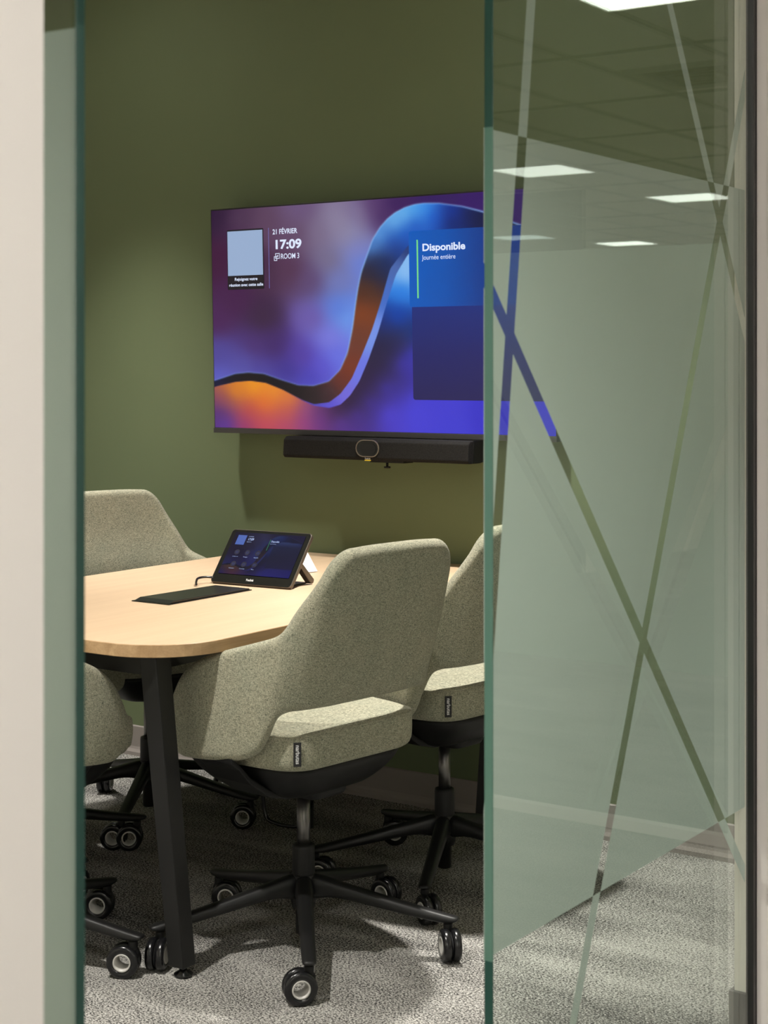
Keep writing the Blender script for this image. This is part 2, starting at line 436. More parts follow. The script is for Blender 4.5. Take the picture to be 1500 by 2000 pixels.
# ------------------------------------------------------------------ lamps
def panel_light(x, y, label, strength=13.0, group=None):
    t = empty('ceiling_light', (x, y, HC))
    b = MB(); a = .3
    for q in ((-a, a, -a, -a + .018), (-a, a, a - .018, a), (-a, -a + .018, -a + .018, a - .018), (a - .018, a, -a + .018, a - .018)):
        b.box(q[0], q[1], q[2], q[3], -.006, .012)
    b.build('frame', M['ceil'], t)
    b = MB(); b.box(-a + .018, a - .018, -a + .018, a - .018, -.001, .008)
    b.build('diffuser', lampmat(strength), t)
    tag(t, label, 'ceiling light', group)
lm = {}
def lampmat(s):
    if s not in lm: lm[s] = emis('lit_diffuser', (1.0, .965, .91, 1), s)
    return lm[s]
G1 = 'square ceiling panel lights of the corridor and office'
PL = [(.21, 5.56, 'square ceiling light mirrored at the very top of the glass', 13), (3.24, 10.3, 'square ceiling light mirrored in the glass beside the screen, upper left of four', 4),
      (3.10, 12.6, 'square ceiling light mirrored farthest right in the frosted glass', 4), (6.28, 15.4, 'square ceiling light mirrored low beside the glass edge, lower left of four', 9),
      (5.72, 16.8, 'square ceiling light mirrored lowest in the frosted glass', 5),
      (.21, 3.46, 'added unseen square ceiling light over the corridor outside the glass', 10), (.21, .16, 'added unseen square ceiling light over the spot where the viewer stands', 38), (.21, -2.0, 'added unseen square ceiling light at the near end of the corridor', 100),  # unseen panels added to light the white corridor wall and film front
      (3.21, 5.56, 'added unseen square ceiling light near the front wall of the office', 42), (5.61, 8.0, 'added unseen square ceiling light in the middle of the office', 40), (.81, 10.4, 'added unseen square ceiling light brightening the cream booth wall in the office', 45), (7.4, 12.4, 'added unseen square ceiling light by the right office wall', 40)]  # unseen panels added to brighten the office, booth wall and their mirror image
for x, y, l, s in PL: panel_light(x, y, l, s, G1)

def downlight(x, y, label, power, cone):
    t = empty('ceiling_downlight', (x, y, HC))
    b = MB(); b.lathe([(.058, .0), (.075, .0), (.078, -.004), (.075, -.008), (.060, -.008), (.058, -.004)], closed=True, n=40); b.build('trim_ring', M['ceil'], t)
    b = MB(); b.lathe([(.001, -.002), (.058, -.002), (.058, .0), (.001, .0)], n=40); b.build('lens', lampmat(62.0), t)
    ld = bpy.data.lights.new('downlight_lamp', 'SPOT'); ld.shadow_soft_size = .045; ld.energy = power; ld.color = (1.0, .962, .895); ld.spot_size = R(cone); ld.spot_blend = 1.0
    lo = bpy.data.objects.new('downlight_lamp', ld); C.objects.link(lo); lo.parent = t; lo.location = (0, 0, -.010)
    tag(t, label, 'ceiling light', 'round downlights over the meeting table')
downlight(-3.75, 3.54, 'round ceiling downlight before the screen wall, above its left end', 310, 68)
downlight(-2.13, 3.54, 'round ceiling downlight before the screen wall, above its right end', 420, 74)
downlight(-3.75, 1.50, 'round ceiling downlight at the near end of the room, away from the glass', 390, 100)
downlight(-2.18, 1.50, 'round ceiling downlight at the near end of the room, close to the glass', 440, 104)

# exit sign mirrored faintly in the glass
t = empty('exit_sign', (2.85, 12.0, 0))
b = MB(); b.box(-.16, .16, -.02, .02, 2.09, 2.25); b.build('sign_box', M['white'], t, bevel=.004)
es = emis('lit_green_pictogram', s2l((150, 215, 180)), 1.0)
b = MB()
b.prism([(-.12, 2.17), (-.06, 2.215), (-.06, 2.185), (0.0, 2.185), (0.0, 2.155), (-.06, 2.155), (-.06, 2.125)], 'Y', -.0215, -.0205); 
b.build('arrow', es, t)
b = MB(); b.lathe([(.001, -.0215), (.013, -.0215), (.013, -.0205), (.001, -.0205)], 'Y', (.085, 0, 2.222), n=16)
b.prism([(.065, 2.205), (.10, 2.205), (.105, 2.165), (.125, 2.12), (.112, 2.115), (.088, 2.155), (.06, 2.118), (.048, 2.124), (.072, 2.165)], 'Y', -.0215, -.0205)
b.build('running_figure', es, t)
tag(t, 'small exit sign with arrow and running figure, mirrored faintly in the frosted glass', 'sign')
# ceiling vent mirrored in the glass
t = empty('ceiling_vent', (.78, 7.4, HC))
b = MB()
b.box(-.3, .3, -.3, -.24, -.004, .012); b.box(-.3, .3, .24, .3, -.004, .012); b.box(-.3, -.24, -.24, .24, -.004, .012); b.box(.24, .3, -.24, .24, -.004, .012)
b.build('frame', M['tbar'], t)
b = MB()
for k in range(1, 4):
    a = .24 - .065 * k
    for q in ((-a, a, -a, -a + .02), (-a, a, a - .02, a), (-a, -a + .02, -a, a), (a - .02, a, -a, a)): b.box(q[0], q[1], q[2], q[3], -.012, .006)
b.box(-.24, .24, -.24, .24, .006, .011)
b.build('louvre', M['dbase'], t)
tag(t, 'square ceiling air vent mirrored in the upper clear glass', 'vent')

# ------------------------------------------------------------------ television
XL, XR, ZB, ZT, YT = -3.407, -2.165, 1.131, 1.828, 4.03
tv = empty('television', ((XL + XR) / 2, YT + .02, (ZB + ZT) / 2))
W2, H2 = (XR - XL) / 2, (ZT - ZB) / 2
tv.rotation_euler = (R(1.6), 0, 0)
b = MB(); b.box(-W2 - .004, W2 + .004, -.016, .022, -H2 - .017, H2 + .005); b.build('bezel', M['frame'], tv, bevel=.002)
b = MB(); b.box(-W2 - .004, W2 + .004, -.0205, -.0165, -H2 - .017, -H2 - .001); bo = b.build('bottom_strip', mat('dark_grey_strip', (.045, .043, .042), .35), tv, bevel=.001)
b = MB(); b.box(-.45, .45, .022, .045, -.28, .25); b.build('back_cover', M['plastic'], tv, bevel=.006)
b = MB(); b.box(-.25, -.2, .045, .078, -.2, .2); b.box(.2, .25, .045, .078, -.2, .2); b.box(-.3, .3, .06, .078, -.03, .03); b.build('wall_bracket', M['black'], tv)

Hm = np.array([1542.5155, 0, 40.5096, -128.269, -1131.245, 1271.0365, -.133, 0, 1]).reshape(3, 3)
def idw(px, py, pts, p=3.0):
    A = np.zeros((len(px), 3)); w = np.zeros(len(px))
    for (x, y, r, g, b2) in pts:
        q = np.exp(-np.sqrt((px - x) ** 2 + (py - y) ** 2 + 20.0 ** 2) / 42.0) + 1e-9
        A += q[:, None] * np.array([r, g, b2]); w += q
    return A / w[:, None]
BG = [(60,160,45,20,55),(60,400,65,20,60),(60,700,75,35,85),(60,900,80,70,150),(60,1000,90,90,190),(200,180,78,52,82),(320,200,95,68,95),(500,130,108,85,125),(600,250,125,110,140),(700,200,142,132,162),(800,150,130,115,150),(900,110,90,60,110),(950,160,72,42,95),(1000,100,60,30,90),(1200,70,55,30,95),(1457,100,55,25,100),
      (800,350,132,132,190),(825,400,100,130,220),(700,500,115,125,190),(700,650,90,125,220),(745,700,110,160,240),(650,800,125,125,225),(680,900,105,115,230),(600,950,92,82,205),(540,1020,70,60,180),(500,900,85,60,160),(560,700,110,90,170),(550,500,95,72,115),(450,450,85,52,80),(300,450,70,42,70),(300,700,60,36,65),(350,850,65,36,100),(250,850,75,45,110),(150,600,70,30,75),(200,930,85,80,165),(300,960,75,62,150),(420,980,60,46,140),(650,400,120,110,140),(760,250,145,140,170),(480,250,100,75,105)]
RB = [(60,1040,15,20,60),(150,1010,15,10,20),(230,1005,20,12,15),(350,1030,15,10,20),(450,1080,20,15,20),(550,1100,35,25,30),(640,1080,60,40,50),(700,1030,110,50,40),(750,950,125,55,35),(790,800,110,60,45),(820,680,130,65,35),(840,550,85,50,35),(860,450,45,35,50),(900,400,25,30,60),(780,850,110,60,50),(880,330,90,150,230),(920,270,110,180,245),(980,300,20,70,180),(1000,200,130,200,250),(1050,160,130,205,250),(1100,130,90,180,245),(1150,130,60,150,240),(1200,170,20,80,200),(1100,210,10,60,180),(1050,260,5,70,190),(950,400,25,35,80),(1300,150,20,50,150),(1400,160,20,30,80),(1457,180,15,20,60),(1300,200,20,35,100),(1000,340,30,50,120)]
R2 = [(640,1155,90,80,210),(720,1110,120,110,220),(800,980,110,120,230),(880,790,120,150,235),(950,570,70,110,200),(1000,440,80,110,180),(1065,340,40,60,120),(560,1150,80,70,180),(400,1076,90,60,80)]
LO = [(740,1150,36,20,36),(790,1095,38,24,46),(845,1010,42,26,52),(880,955,40,30,58),(925,850,38,30,58),(945,800,36,34,66),(975,820,42,38,70),(900,1010,48,36,80),(860,1070,52,36,84),(800,1150,52,34,84),(690,1185,45,25,40),(760,1130,45,26,45),(830,1050,45,28,55),(900,930,42,34,60),(960,880,42,34,62),(1010,840,45,40,75),(1060,780,25,55,120),(1000,700,10,70,190),(1030,560,35,125,230),(1050,470,150,200,250),(950,760,30,55,140),(1030,930,70,55,190),(1075,890,60,60,200),(930,1060,70,58,195),(850,1140,75,55,190),(780,1200,85,55,185),(700,1240,100,60,185),(600,1225,120,52,150),(500,1240,150,60,130),(400,1255,178,66,105),(300,1255,195,70,90),(200,1250,150,50,110),(100,1250,80,50,160),(65,1200,70,40,120),(95,1130,140,70,90),(150,1085,235,140,25),(250,1060,245,160,25),(350,1085,240,150,40),(430,1125,230,130,50),(300,1140,230,110,40),(220,1185,190,72,70),(420,1185,195,85,75),(520,1180,150,78,130),(590,1195,95,50,110),(1100,1200,72,66,215),(1300,1280,66,62,210),(1457,1250,56,50,200),(1200,1160,68,62,210),(950,1200,78,66,212),(650,1200,70,35,75)]
C1 = np.array([(30,1030),(55,1022),(150,990),(220,983),(300,990),(400,1025),(480,1050),(560,1053),(640,1030),(700,970),(740,880),(770,740),(785,630),(800,540),(818,460),(840,400),(880,290),(920,225),(960,180),(1000,148),(1050,122),(1100,106),(1150,99),(1230,99),(1350,115),(1460,143),(1700,230)], float)
C2 = np.array([(30,1062),(60,1053),(150,1032),(230,1026),(310,1037),(400,1074),(500,1128),(560,1150),(640,1140),(700,1095),(760,1015),(820,880),(870,760),(920,610),(970,440),(1065,320),(1200,250),(1700,260)], float)
C3 = np.array([(30,1064),(60,1055),(150,1034),(230,1028),(310,1039),(400,1076),(500,1131),(560,1158),(640,1170),(700,1152),(750,1105),(800,1030),(850,915),(900,780),(950,620),(1000,470),(1065,365),(1200,270),(1700,280)], float)
def smooth_curve(P):
    x = np.linspace(P[0, 0], P[-1, 0], 1600); y = np.interp(x, P[:, 0], P[:, 1])
    k = np.exp(-np.linspace(-2, 2, 31) ** 2); k /= k.sum()
    yp = np.pad(y, 15, mode='edge'); return x, np.convolve(yp, k, 'valid')
def paint_screen(u, v):
    q = Hm @ np.vstack([u, v, np.ones_like(u)]); px, py = q[0] / q[2], q[1] / q[2]
    c = []
    for P in (C1, C2, C3):
        x, y = smooth_curve(P); yy = np.interp(px, x, y); sl = np.interp(px, x, np.gradient(y, x))
        c.append((py - yy) / np.sqrt(1 + sl ** 2))
    a = [np.clip(d / 5.0 + .5, 0, 1)[:, None] for d in c]
    bg, rb, r2, lo = (idw(px, py, P) for P in (BG, RB, R2, LO))
    col = bg * (1 - a[0]) + (rb * (1 - a[1]) + (r2 * (1 - a[2]) + lo * a[2]) * a[1]) * a[0]
    gl = np.exp(-(c[0] / 5.0) ** 2) * np.interp(px, [50, 200, 500, 700, 760, 1000, 1300, 1457], [.3, .4, .35, .4, .75, .5, .6, .9])
    col = col + gl[:, None] * (np.array([150, 200, 255]) - col) * .8
    sh = np.exp(-np.maximum(-c[0], 0) / 45.0) * (c[0] < 0) * np.interp(px, [50, 600, 760, 850, 1000], [.25, .35, .35, .1, 0])
    col = col + sh[:, None] * (np.array([110, 130, 235]) - col) * .6
    return np.clip(col, 0, 255)
def screen_mesh(name, w2, h2, nx, ny, fn, parent, y, gain=.92):
    us, vs = np.meshgrid(np.linspace(0, 1, nx), np.linspace(0, 1, ny)); u, v = us.ravel(), vs.ravel()
    verts = np.stack([(u * 2 - 1) * w2, np.full_like(u, y), (v * 2 - 1) * h2], 1)
    i = np.arange(nx * ny).reshape(ny, nx)
    f = np.stack([i[:-1, :-1].ravel(), i[:-1, 1:].ravel(), i[1:, 1:].ravel(), i[1:, :-1].ravel()], 1)
    me = bpy.data.meshes.new(name); me.from_pydata(verts.tolist(), [], f.tolist())
    col = fn(u, v) / 255.0
    lin = np.where(col <= .04045, col / 12.92, ((col + .055) / 1.055) ** 2.4) * gain
    ca = me.color_attributes.new('picture', 'FLOAT_COLOR', 'POINT')
    ca.data.foreach_set('color', np.hstack([lin, np.ones((len(lin), 1))]).astype(np.float32).ravel())
    m = mat(name + '_picture', (.004, .004, .005, 1), .18, 0, .35); N, L, bb = nodes(m)
    at = N.new('ShaderNodeAttribute'); at.attribute_name = 'picture'
    L.new(at.outputs['Color'], bb.inputs['Emission Color']); bb.inputs['Emission Strength'].default_value = 1.0
    me.materials.append(m)
    o = bpy.data.objects.new(name, me); C.objects.link(o); o.parent = parent
    return o
YS = -.0166
scr = screen_mesh('screen', W2, H2, 440, 250, paint_screen, tv, YS)
def flat(name, u0, u1, v0, v1, m, parent, y, r=0, w2=W2, h2=H2):
    x0, x1, z0, z1 = (u0 * 2 - 1) * w2, (u1 * 2 - 1) * w2, (v0 * 2 - 1) * h2, (v1 * 2 - 1) * h2
    if r:
        p = []
        for cx, cz, a0 in ((x1 - r, z0 + r, -90), (x1 - r, z1 - r, 0), (x0 + r, z1 - r, 90), (x0 + r, z0 + r, 180)):
            p += [(cx + r * math.cos(R(a0 + k * 15)), cz + r * math.sin(R(a0 + k * 15))) for k in range(7)]
    else: p = [(x0, z0), (x1, z0), (x1, z1), (x0, z1)]
    b = MB(); b.prism(p, 'Y', y - .0002, y); return b.build(name, m, parent)
def gradmat(name, stops, axis=0, lo=0, hi=1):
    m = mat(name, (0, 0, 0, 1), .3); N, L, bb = nodes(m)
    sx = N.new('ShaderNodeSeparateXYZ'); L.new(objco(N), sx.inputs[0])
    mr = N.new('ShaderNodeMapRange'); mr.inputs['From Min'].default_value = lo; mr.inputs['From Max'].default_value = hi
    L.new(sx.outputs[axis], mr.inputs['Value'])
    r = ramp(N, L, mr.outputs['Result'], [(p, s2l(c)) for p, c in stops])
    L.new(r.outputs['Color'], bb.inputs['Emission Color']); bb.inputs['Emission Strength'].default_value = 1.0
    return m
card_blue = gradmat('agenda_card_blue', [(0, (6, 88, 185)), (.45, (8, 80, 172)), (1, (14, 52, 130))], 0, (.611 * 2 - 1) * W2, (.83 * 2 - 1) * W2)
card_navy = gradmat('agenda_card_navy', [(0, (34, 30, 84)), (.5, (32, 34, 100)), (1, (28, 44, 120))], 2, (.138 * 2 - 1) * H2, (.53 * 2 - 1) * H2)
flat('agenda_card_lower', .6175, .985, .139, .60, card_navy, scr, YS - .0006, .008)
flat('agenda_card', .6115, .985, .533, .855, card_blue, scr, YS - .0010, .008)
flat('accent_bar', .6335, .6375, .570, .817, M['greenbar'], scr, YS - .0014)
flat('code_card', .0515, .1710, .633, .907, M['qrcard'], scr, YS - .0008, .004)
flat('blank_tile', .0535, .1680, .697, .900, M['tile_qr'], scr, YS - .0012)
flat('divider_line', .1868, .1884, .634, .906, M['divider'], scr, YS - .0008)
def stext(body, u, v, cap, name, width=None, bold=0.0, m='text', align='LEFT', parent=None, w2=W2, h2=H2, y=None):
    return text_mesh(body, cap / .73, name, M[m], parent or scr, ((u * 2 - 1) * w2, (YS - .0018) if y is None else y, (v * 2 - 1) * h2), align=align, bold=bold, width=width)
WW, HH = 2 * W2, 2 * H2
stext('21 FÉVRIER', .2010, .8760, .0160, 'date_text', .0780 * WW, .0004)
stext('17:09', .2035, .8100, .0285, 'clock_text', .0815 * WW, .0012)
stext('ROOM 3', .2255, .7640, .0170, 'room_text', .0575 * WW, .0002)
stext('Rejoignez votre', .1125, .6740, .0095, 'code_caption', .074 * WW, .0003, align='CENTER')
stext('réunion avec cette salle', .1125, .6480, .0095, 'code_caption', .111 * WW, .0003, align='CENTER')
stext('Disponible', .6490, .7690, .0215, 'status_text', .1185 * WW, .0009)
stext('Journée entière', .6490, .7315, .0145, 'duration_text', .0935 * WW, .0, 'text')
b = MB()      # little device pictogram before ROOM 3
bx, bz = (.2130 * 2 - 1) * W2, (.7735 * 2 - 1) * H2
def ringsq(b, cx, cz, hw, hh, t, y):
    for q in ((cx - hw, cx + hw, cz - hh, cz - hh + t), (cx - hw, cx + hw, cz + hh - t, cz + hh), (cx - hw, cx - hw + t, cz - hh, cz + hh), (cx + hw - t, cx + hw, cz - hh, cz + hh)):
        b.box(q[0], q[1], y - .0002, y, q[2], q[3])
ringsq(b, bx + .003, bz + .003, .0085, .0085, .0018, YS - .0014); ringsq(b, bx - .005, bz - .005, .006, .007, .0018, YS - .0012)
b.box(bx + .0005, bx + .0055, YS - .0016, YS - .0014, bz + .001, bz + .005)
b.build('room_pictogram', M['text'], scr)
tag(tv, 'large wall-mounted television showing a blue and orange wave', 'television')

# ------------------------------------------------------------------ video bar under the television
vb = empty('video_bar', (-2.735, 4.06, 1.085))
b = MB()
x0, x1 = -.340, .325
prof = [(-.090, -.030), (-.082, -.038), (-.02, -.038), (.012, -.034), (.012, .027), (-.074, .027), (-.086, .018)]
b.prism(prof, 'X', x0, x1); b.build('body', M['bar'], vb, bevel=.003)
b = MB(); b.prism([(-.068, -.0365), (.014, -.035), (.014, .028), (-.060, .028)], 'X', x1 - .001, x1 + .004); b.build('end_cap', M['plastic'], vb)
b = MB(); p = []
def stadium(cx, cz, w, h, n=9):
    o = []
    for s_, a0 in ((1, -90), (-1, 90)):
        o += [(cx + s_ * (w - h) + h * math.cos(R(a0 + 180 * k / (n - 1))), cz + h * math.sin(R(a0 + 180 * k / (n - 1)))) for k in range(n)]
    return o
cx = -.022
o1, o2 = stadium(cx, -.002, .042, .0255), stadium(cx, -.002, .0395, .023)
b.loft([[(x, -.0885, z) for x, z in o1], [(x, -.0925, z) for x, z in o1], [(x, -.0925, z) for x, z in o2], [(x, -.0885, z) for x, z in o2]], cap0=False, cap1=False, smooth=False)
b.build('camera_ring', mat('pale_bronze_ring', (.30, .26, .21), .35, .8), vb)
b = MB(); b.prism(stadium(cx, -.002, .039, .0225), 'Y', -.0905, -.0880); cw = b.build('camera_window', M['gloss'], vb)
b = MB(); b.prism(stadium(cx + .002, -.003, .029, .0150), 'Y', -.0918, -.0906); b.build('camera_lens', M['lens'], cw)
text_mesh('Yealink', .0075, 'brand_mark', M['letter'], vb, (cx - .010, -.0908, -.0345), width=.021, bold=.0001)
b = MB(); b.box(cx - .010, cx + .012, -.0908, -.0900, -.0385, -.0355); b.build('sticker', M['yellow'], vb)
b = MB(); b.box(-.02, .10, -.08, -.03, -.043, -.038); b.tube([(.035, -.07, -.043), (.035, -.07, -.054)], .004); b.tube([(.035, -.07, -.054), (.035, -.07, -.059)], .010, 16)
b.build('mount_screw', M['plastic'], vb)
tag(vb, 'black cloth video bar with a central camera, below the television', 'video bar')

# ------------------------------------------------------------------ table
TX0, TX1, TY0, TY1, TZ = -3.25, -2.25, 2.522, 4.122, .74
tb = empty('meeting_table', (-2.75, 3.32, 0))
def rrect(x0, x1, y0, y1, r_near, n=14):
    p = []
    for cx_, cy_, a0 in ((x0 + r_near, y0 + r_near, 180), (x1 - r_near, y0 + r_near, 270)):
        p += [(cx_ + r_near * math.cos(R(a0 + 90 * k / n)), cy_ + r_near * math.sin(R(a0 + 90 * k / n))) for k in range(n + 1)]
    r = .02
    for cx_, cy_, a0 in ((x1 - r, y1 - r, 0), (x0 + r, y1 - r, 90)):
        p += [(cx_ + r * math.cos(R(a0 + 90 * k / 4)), cy_ + r * math.sin(R(a0 + 90 * k / 4))) for k in range(5)]
    return p
pl = [(x + 2.75, y - 3.32) for x, y in rrect(TX0, TX1, TY0, TY1, .17)]
def inset(p, d):
    cx_, cy_ = 0, 0
    return [(x - d * (1 if x > 0 else -1) * min(1, abs(x) / .3), y - d * (1 if y > 0 else -1) * min(1, abs(y) / .5)) for x, y in p]
b = MB(); n = len(pl)
rings = [[(x, y, z) for x, y in inset(pl, d)] for z, d in ((TZ - .0275, .0012), (TZ - .0263, 0), (TZ - .0012, 0), (TZ, .0012))]
b.loft(rings, mi=1, cap0=True, cap1=False, smooth=False)
b.add(rings[-1], [tuple(range(n))], 0)
b.build('tabletop', [M['oak'], M['oak_edge']], tb)
b = MB()
for y in (2.60, 4.045): b.box(-.42, .42, y - 3.32 - .022, y - 3.32 + .022, .668, .711)
for x in (-.36, .36): b.box(x - .02, x + .02, -.70, .705, .672, .711)
b.build('under_frame', M['black'], tb)
b = MB(); b.box(-.15, .15, -.42, .42, .632, .7115); b.build('cable_tray', M['black'], tb, bevel=.004)
for sx in (-1, 1):
    for (yt, yf) in ((2.590, 2.682), (4.055, 3.960)):
        b = MB()
        def sq(x, y, z, a): return [(x - a, y - a, z), (x + a, y - a, z), (x + a, y + a, z), (x - a, y + a, z)]
        xx = sx * .40
        b.loft([sq(xx, yt - 3.32, .711, .0235), sq(xx, yf - 3.32 - .0035 * (1 if yf > yt else -1), .024, .0215)], smooth=False)
        lg = b.build('leg', M['black'], tb, bevel=.003)
        b = MB(); b.lathe([(.001, 0), (.020, 0), (.021, .006), (.009, .013), (.006, .03), (.001, .03)], at=(xx, yf - 3.32, 0), n=20)
        b.build('levelling_foot', M['tyre'], lg)
tag(tb, 'pale oak meeting table with rounded near corners and slanted black legs', 'table')

# cable flap box let into the table top
cb = empty('cable_box', (-2.740, 3.165, TZ))
b = MB(); b.box(-.062, .062, -.162, .162, 0, .0025); b.build('rim', M['gloss'], cb, bevel=.0006)
b = MB()
b.prism([(-.155, .0028), (-.135, .0085), (.155, .0060), (.158, .0028)], 'X', -.058, .058); b.build('flap', mat('satin_black_flap', (.012, .013, .011), .3), cb, bevel=.0008)
tag(cb, 'flat black cable flap set in the middle of the oak table', 'cable box')

# touch panel
tp = empty('touch_panel', (-2.730, 3.380, TZ + .001), R(3.5))
PW, PH, lean = .262, .172, R(39)
ca, sa = math.cos(lean), math.sin(lean)
body = MB()
def rr2(w, h, r):
    p = []
    for cx_, cz_, a0 in ((w / 2 - r, r, -90), (w / 2 - r, h - r, 0), (-w / 2 + r, h - r, 90), (-w / 2 + r, r, 180)):
        p += [(cx_ + r * math.cos(R(a0 + 15 * k)), cz_ + r * math.sin(R(a0 + 15 * k))) for k in range(7)]
    return p
body.prism(rr2(PW, PH, .011), 'Y', 0, .011)
bo = body.build('body', M['bronze'], tp, bevel=.0015); bo.rotation_euler = (-lean, 0, 0); bo.location = (0, 0, .004)
b = MB(); b.prism(rr2(PW - .005, PH - .005, .009), 'Y', -.0008, .0002); fg = b.build('front_glass', M['gloss'], tp); fg.rotation_euler = (-lean, 0, 0); fg.location = (0, .0025 * sa, .004 + .0025 * ca)
SW, SH = .115, .0665
def tpaint(u, v):
    c = paint_screen(np.clip(u * .96, 0, .96), v)
    dark = np.interp(v, [0, .3, 1], [.55, .42, .40])[:, None]
    c = c * dark * np.array([.50, .52, .66]) + np.array([5, 7, 24]) * 1.0
    # darker agenda area on the right
    k = np.clip((u - (.60 + .0 * v)) / .02, 0, 1) * np.clip((v - .18) / .02, 0, 1) * np.clip((.80 - v) / .1, 0, 1)
    c = c * (1 - .75 * k[:, None]) + np.array([16, 18, 46]) * .75 * k[:, None]
    return np.clip(c, 0, 255)
ts = screen_mesh('panel_screen', SW, SH, 120, 72, tpaint, tp, 0)
ts.rotation_euler = (-lean, 0, 0); zc = .094
ts.location = (0, sa * zc - .0018 * ca, .0045 + ca * zc + .0018 * sa)
def tt(body, u, v, cap, name, width=None, bold=0, m='textdim', align='LEFT'):
    return text_mesh(body, cap / .73, name, M[m], ts, ((u * 2 - 1) * SW, -.0006, (v * 2 - 1) * SH), align=align, bold=bold, width=width)
flat('blank_tile', .06, .185, .70, .93, emis('dim_blue_tile', s2l((62, 92, 170)), 1.0), ts, -.0005, 0, SW, SH)
tt('17:09', .215, .815, .0075, 'clock_text', .018, .0002)
tt('21 FÉVRIER', .215, .895, .0030, 'date_text', .016)
tt('ROOM 3', .215, .765, .0030, 'room_text', .014)
tt('Disponible', .555, .80, .0060, 'status_text', .026, .0001)
tt('Journée entière', .555, .755, .0026, 'duration_text', .019)
flat('accent_bar', .535, .541, .60, .86, emis('dim_green_bar', s2l((40, 120, 80)), 1.0), ts, -.0005, 0, SW, SH)
im = emis('dim_icon', s2l((48, 62, 130)), 1.0); dk = emis('dim_button', s2l((20, 20, 48)), 1.0)
for k, (u, v) in enumerate(((.14, .52), (.29, .52), (.44, .52), (.16, .24), (.31, .24), (.46, .24))):
    x, z = (u * 2 - 1) * SW, (v * 2 - 1) * SH
    b = MB(); b.lathe([(.0001, -.0006), (.0085, -.0006), (.0085, -.0004), (.0001, -.0004)], 'Y', (x, 0, z), n=20, mi=0, smooth=False); ringsq(b, x, z, .0035, .0026, .0008, -.0007)
    nf = len(b.m); b.m = [0] * (nf - 24) + [1] * 24
    b.build('app_button', [dk, im], ts)
for k, (u, v, wd) in enumerate(((.10, .405, .018), (.255, .405, .014), (.405, .405, .016), (.12, .125, .017), (.27, .125, .017), (.44, .125, .008))):
    tt(('Lancer une', 'Partager', 'Appeler', 'Rejoindre', 'Contrôles', 'Plus')[k], u, v, .0030, 'button_caption', wd)
lg_ = text_mesh('Yealink', .0095, 'brand_mark', M['letter'], tp, (-.004, sa * .0095 - .0016 * ca, .0045 + ca * .0095 + .0016 * sa), rot=(PI / 2 - lean, 0, 0), align='CENTER', width=.026, bold=.0002)
for sx in (-1, 1):
    b = MB(); b.prism([(.050, .067), (.058, .075), (.132, .012), (.128, .002), (.120, .001)], 'X', sx * .110 - .011, sx * .110 + .011)
    b.build('stand_leg', M['bronze'], tp, bevel=.003)
b = MB(); b.box(-.10, .10, .06, .125, 0, .004); b.build('stand_base', M['plastic'], tp, bevel=.001)
tag(tp, 'tilted touch panel with a dark blue display, standing on the oak table', 'touch panel')
# cable from the touch panel into the flap
def bez(pts, n=24):
    P = [Vector(p) for p in pts]; out = []
    for i in range(len(P) - 1):
        p0, p1, p2, p3 = P[max(i - 1, 0)], P[i], P[i + 1], P[min(i + 2, len(P) - 1)]
        for k in range(n if i < len(P) - 2 else n + 1):
            t = k / n
            out.append(.5 * ((2 * p1) + (p2 - p0) * t + (2 * p0 - 5 * p1 + 4 * p2 - p3) * t * t + (3 * p1 - p0 - 3 * p2 + p3) * t ** 3))
    return out
b = MB(); b.tube(bez([(-2.842, 3.395, .752), (-2.868, 3.372, .757), (-2.878, 3.345, .7555), (-2.862, 3.318, .749), (-2.846, 3.30, .746)], 8), .0032, 8)
tag(b.build('panel_cable', M['tyre']), 'short black cord from the touch panel to the black table flap', 'cable')
# folded paper card behind the touch panel
pc = MB()
import itertools
b = MB()
def sheet(a0, a1, b0, b1, th=.0006):
    """quad sheet with thickness from four corners"""
    P = [Vector(p) for p in (a0, a1, b1, b0)]; nrm = (P[1] - P[0]).cross(P[3] - P[0]).normalized() * th
    Q = [p + nrm for p in P]
    b.add(P + Q, [(0, 1, 2, 3), (7, 6, 5, 4), (0, 4, 5, 1), (1, 5, 6, 2), (2, 6, 7, 3), (3, 7, 4, 0)])
sheet((-2.800, 3.560, TZ + .002), (-2.768, 3.735, TZ + .002), (-2.845, 3.580, TZ + .060), (-2.815, 3.745, TZ + .058))
sheet((-2.845, 3.580, TZ + .060), (-2.815, 3.745, TZ + .058), (-2.890, 3.600, TZ + .002), (-2.862, 3.755, TZ + .002))
o = b.build('folded_paper', M['paper'])
tag(o, 'folded white paper card standing behind the touch panel', 'paper')

# power lead under the table
pcab = empty('power_cable', (-2.75, 3.55, 0))
b = MB(); pts = [(-2.83, 3.55, .63), (-2.832, 3.55, .40), (-2.822, 3.55, .20), (-2.812, 3.55, .09), (-2.78, 3.55, .066), (-2.70, 3.55, .068), (-2.67, 3.55, .10), (-2.64, 3.55, .17), (-2.60, 3.55, .26), (-2.585, 3.55, .45), (-2.62, 3.55, .63)]
b.tube(bez([(x + 2.75, y - 3.55, z) for x, y, z in pts], 8), .0055, 10); b.build('cord', M['tyre'], pcab)
b = MB(); b.box(.065, .095, -.02, .02, .065, .16); b.build('plug_block', M['plastic'], pcab, bevel=.006)
tag(pcab, 'black power lead with plug block looping under the table', 'cable')

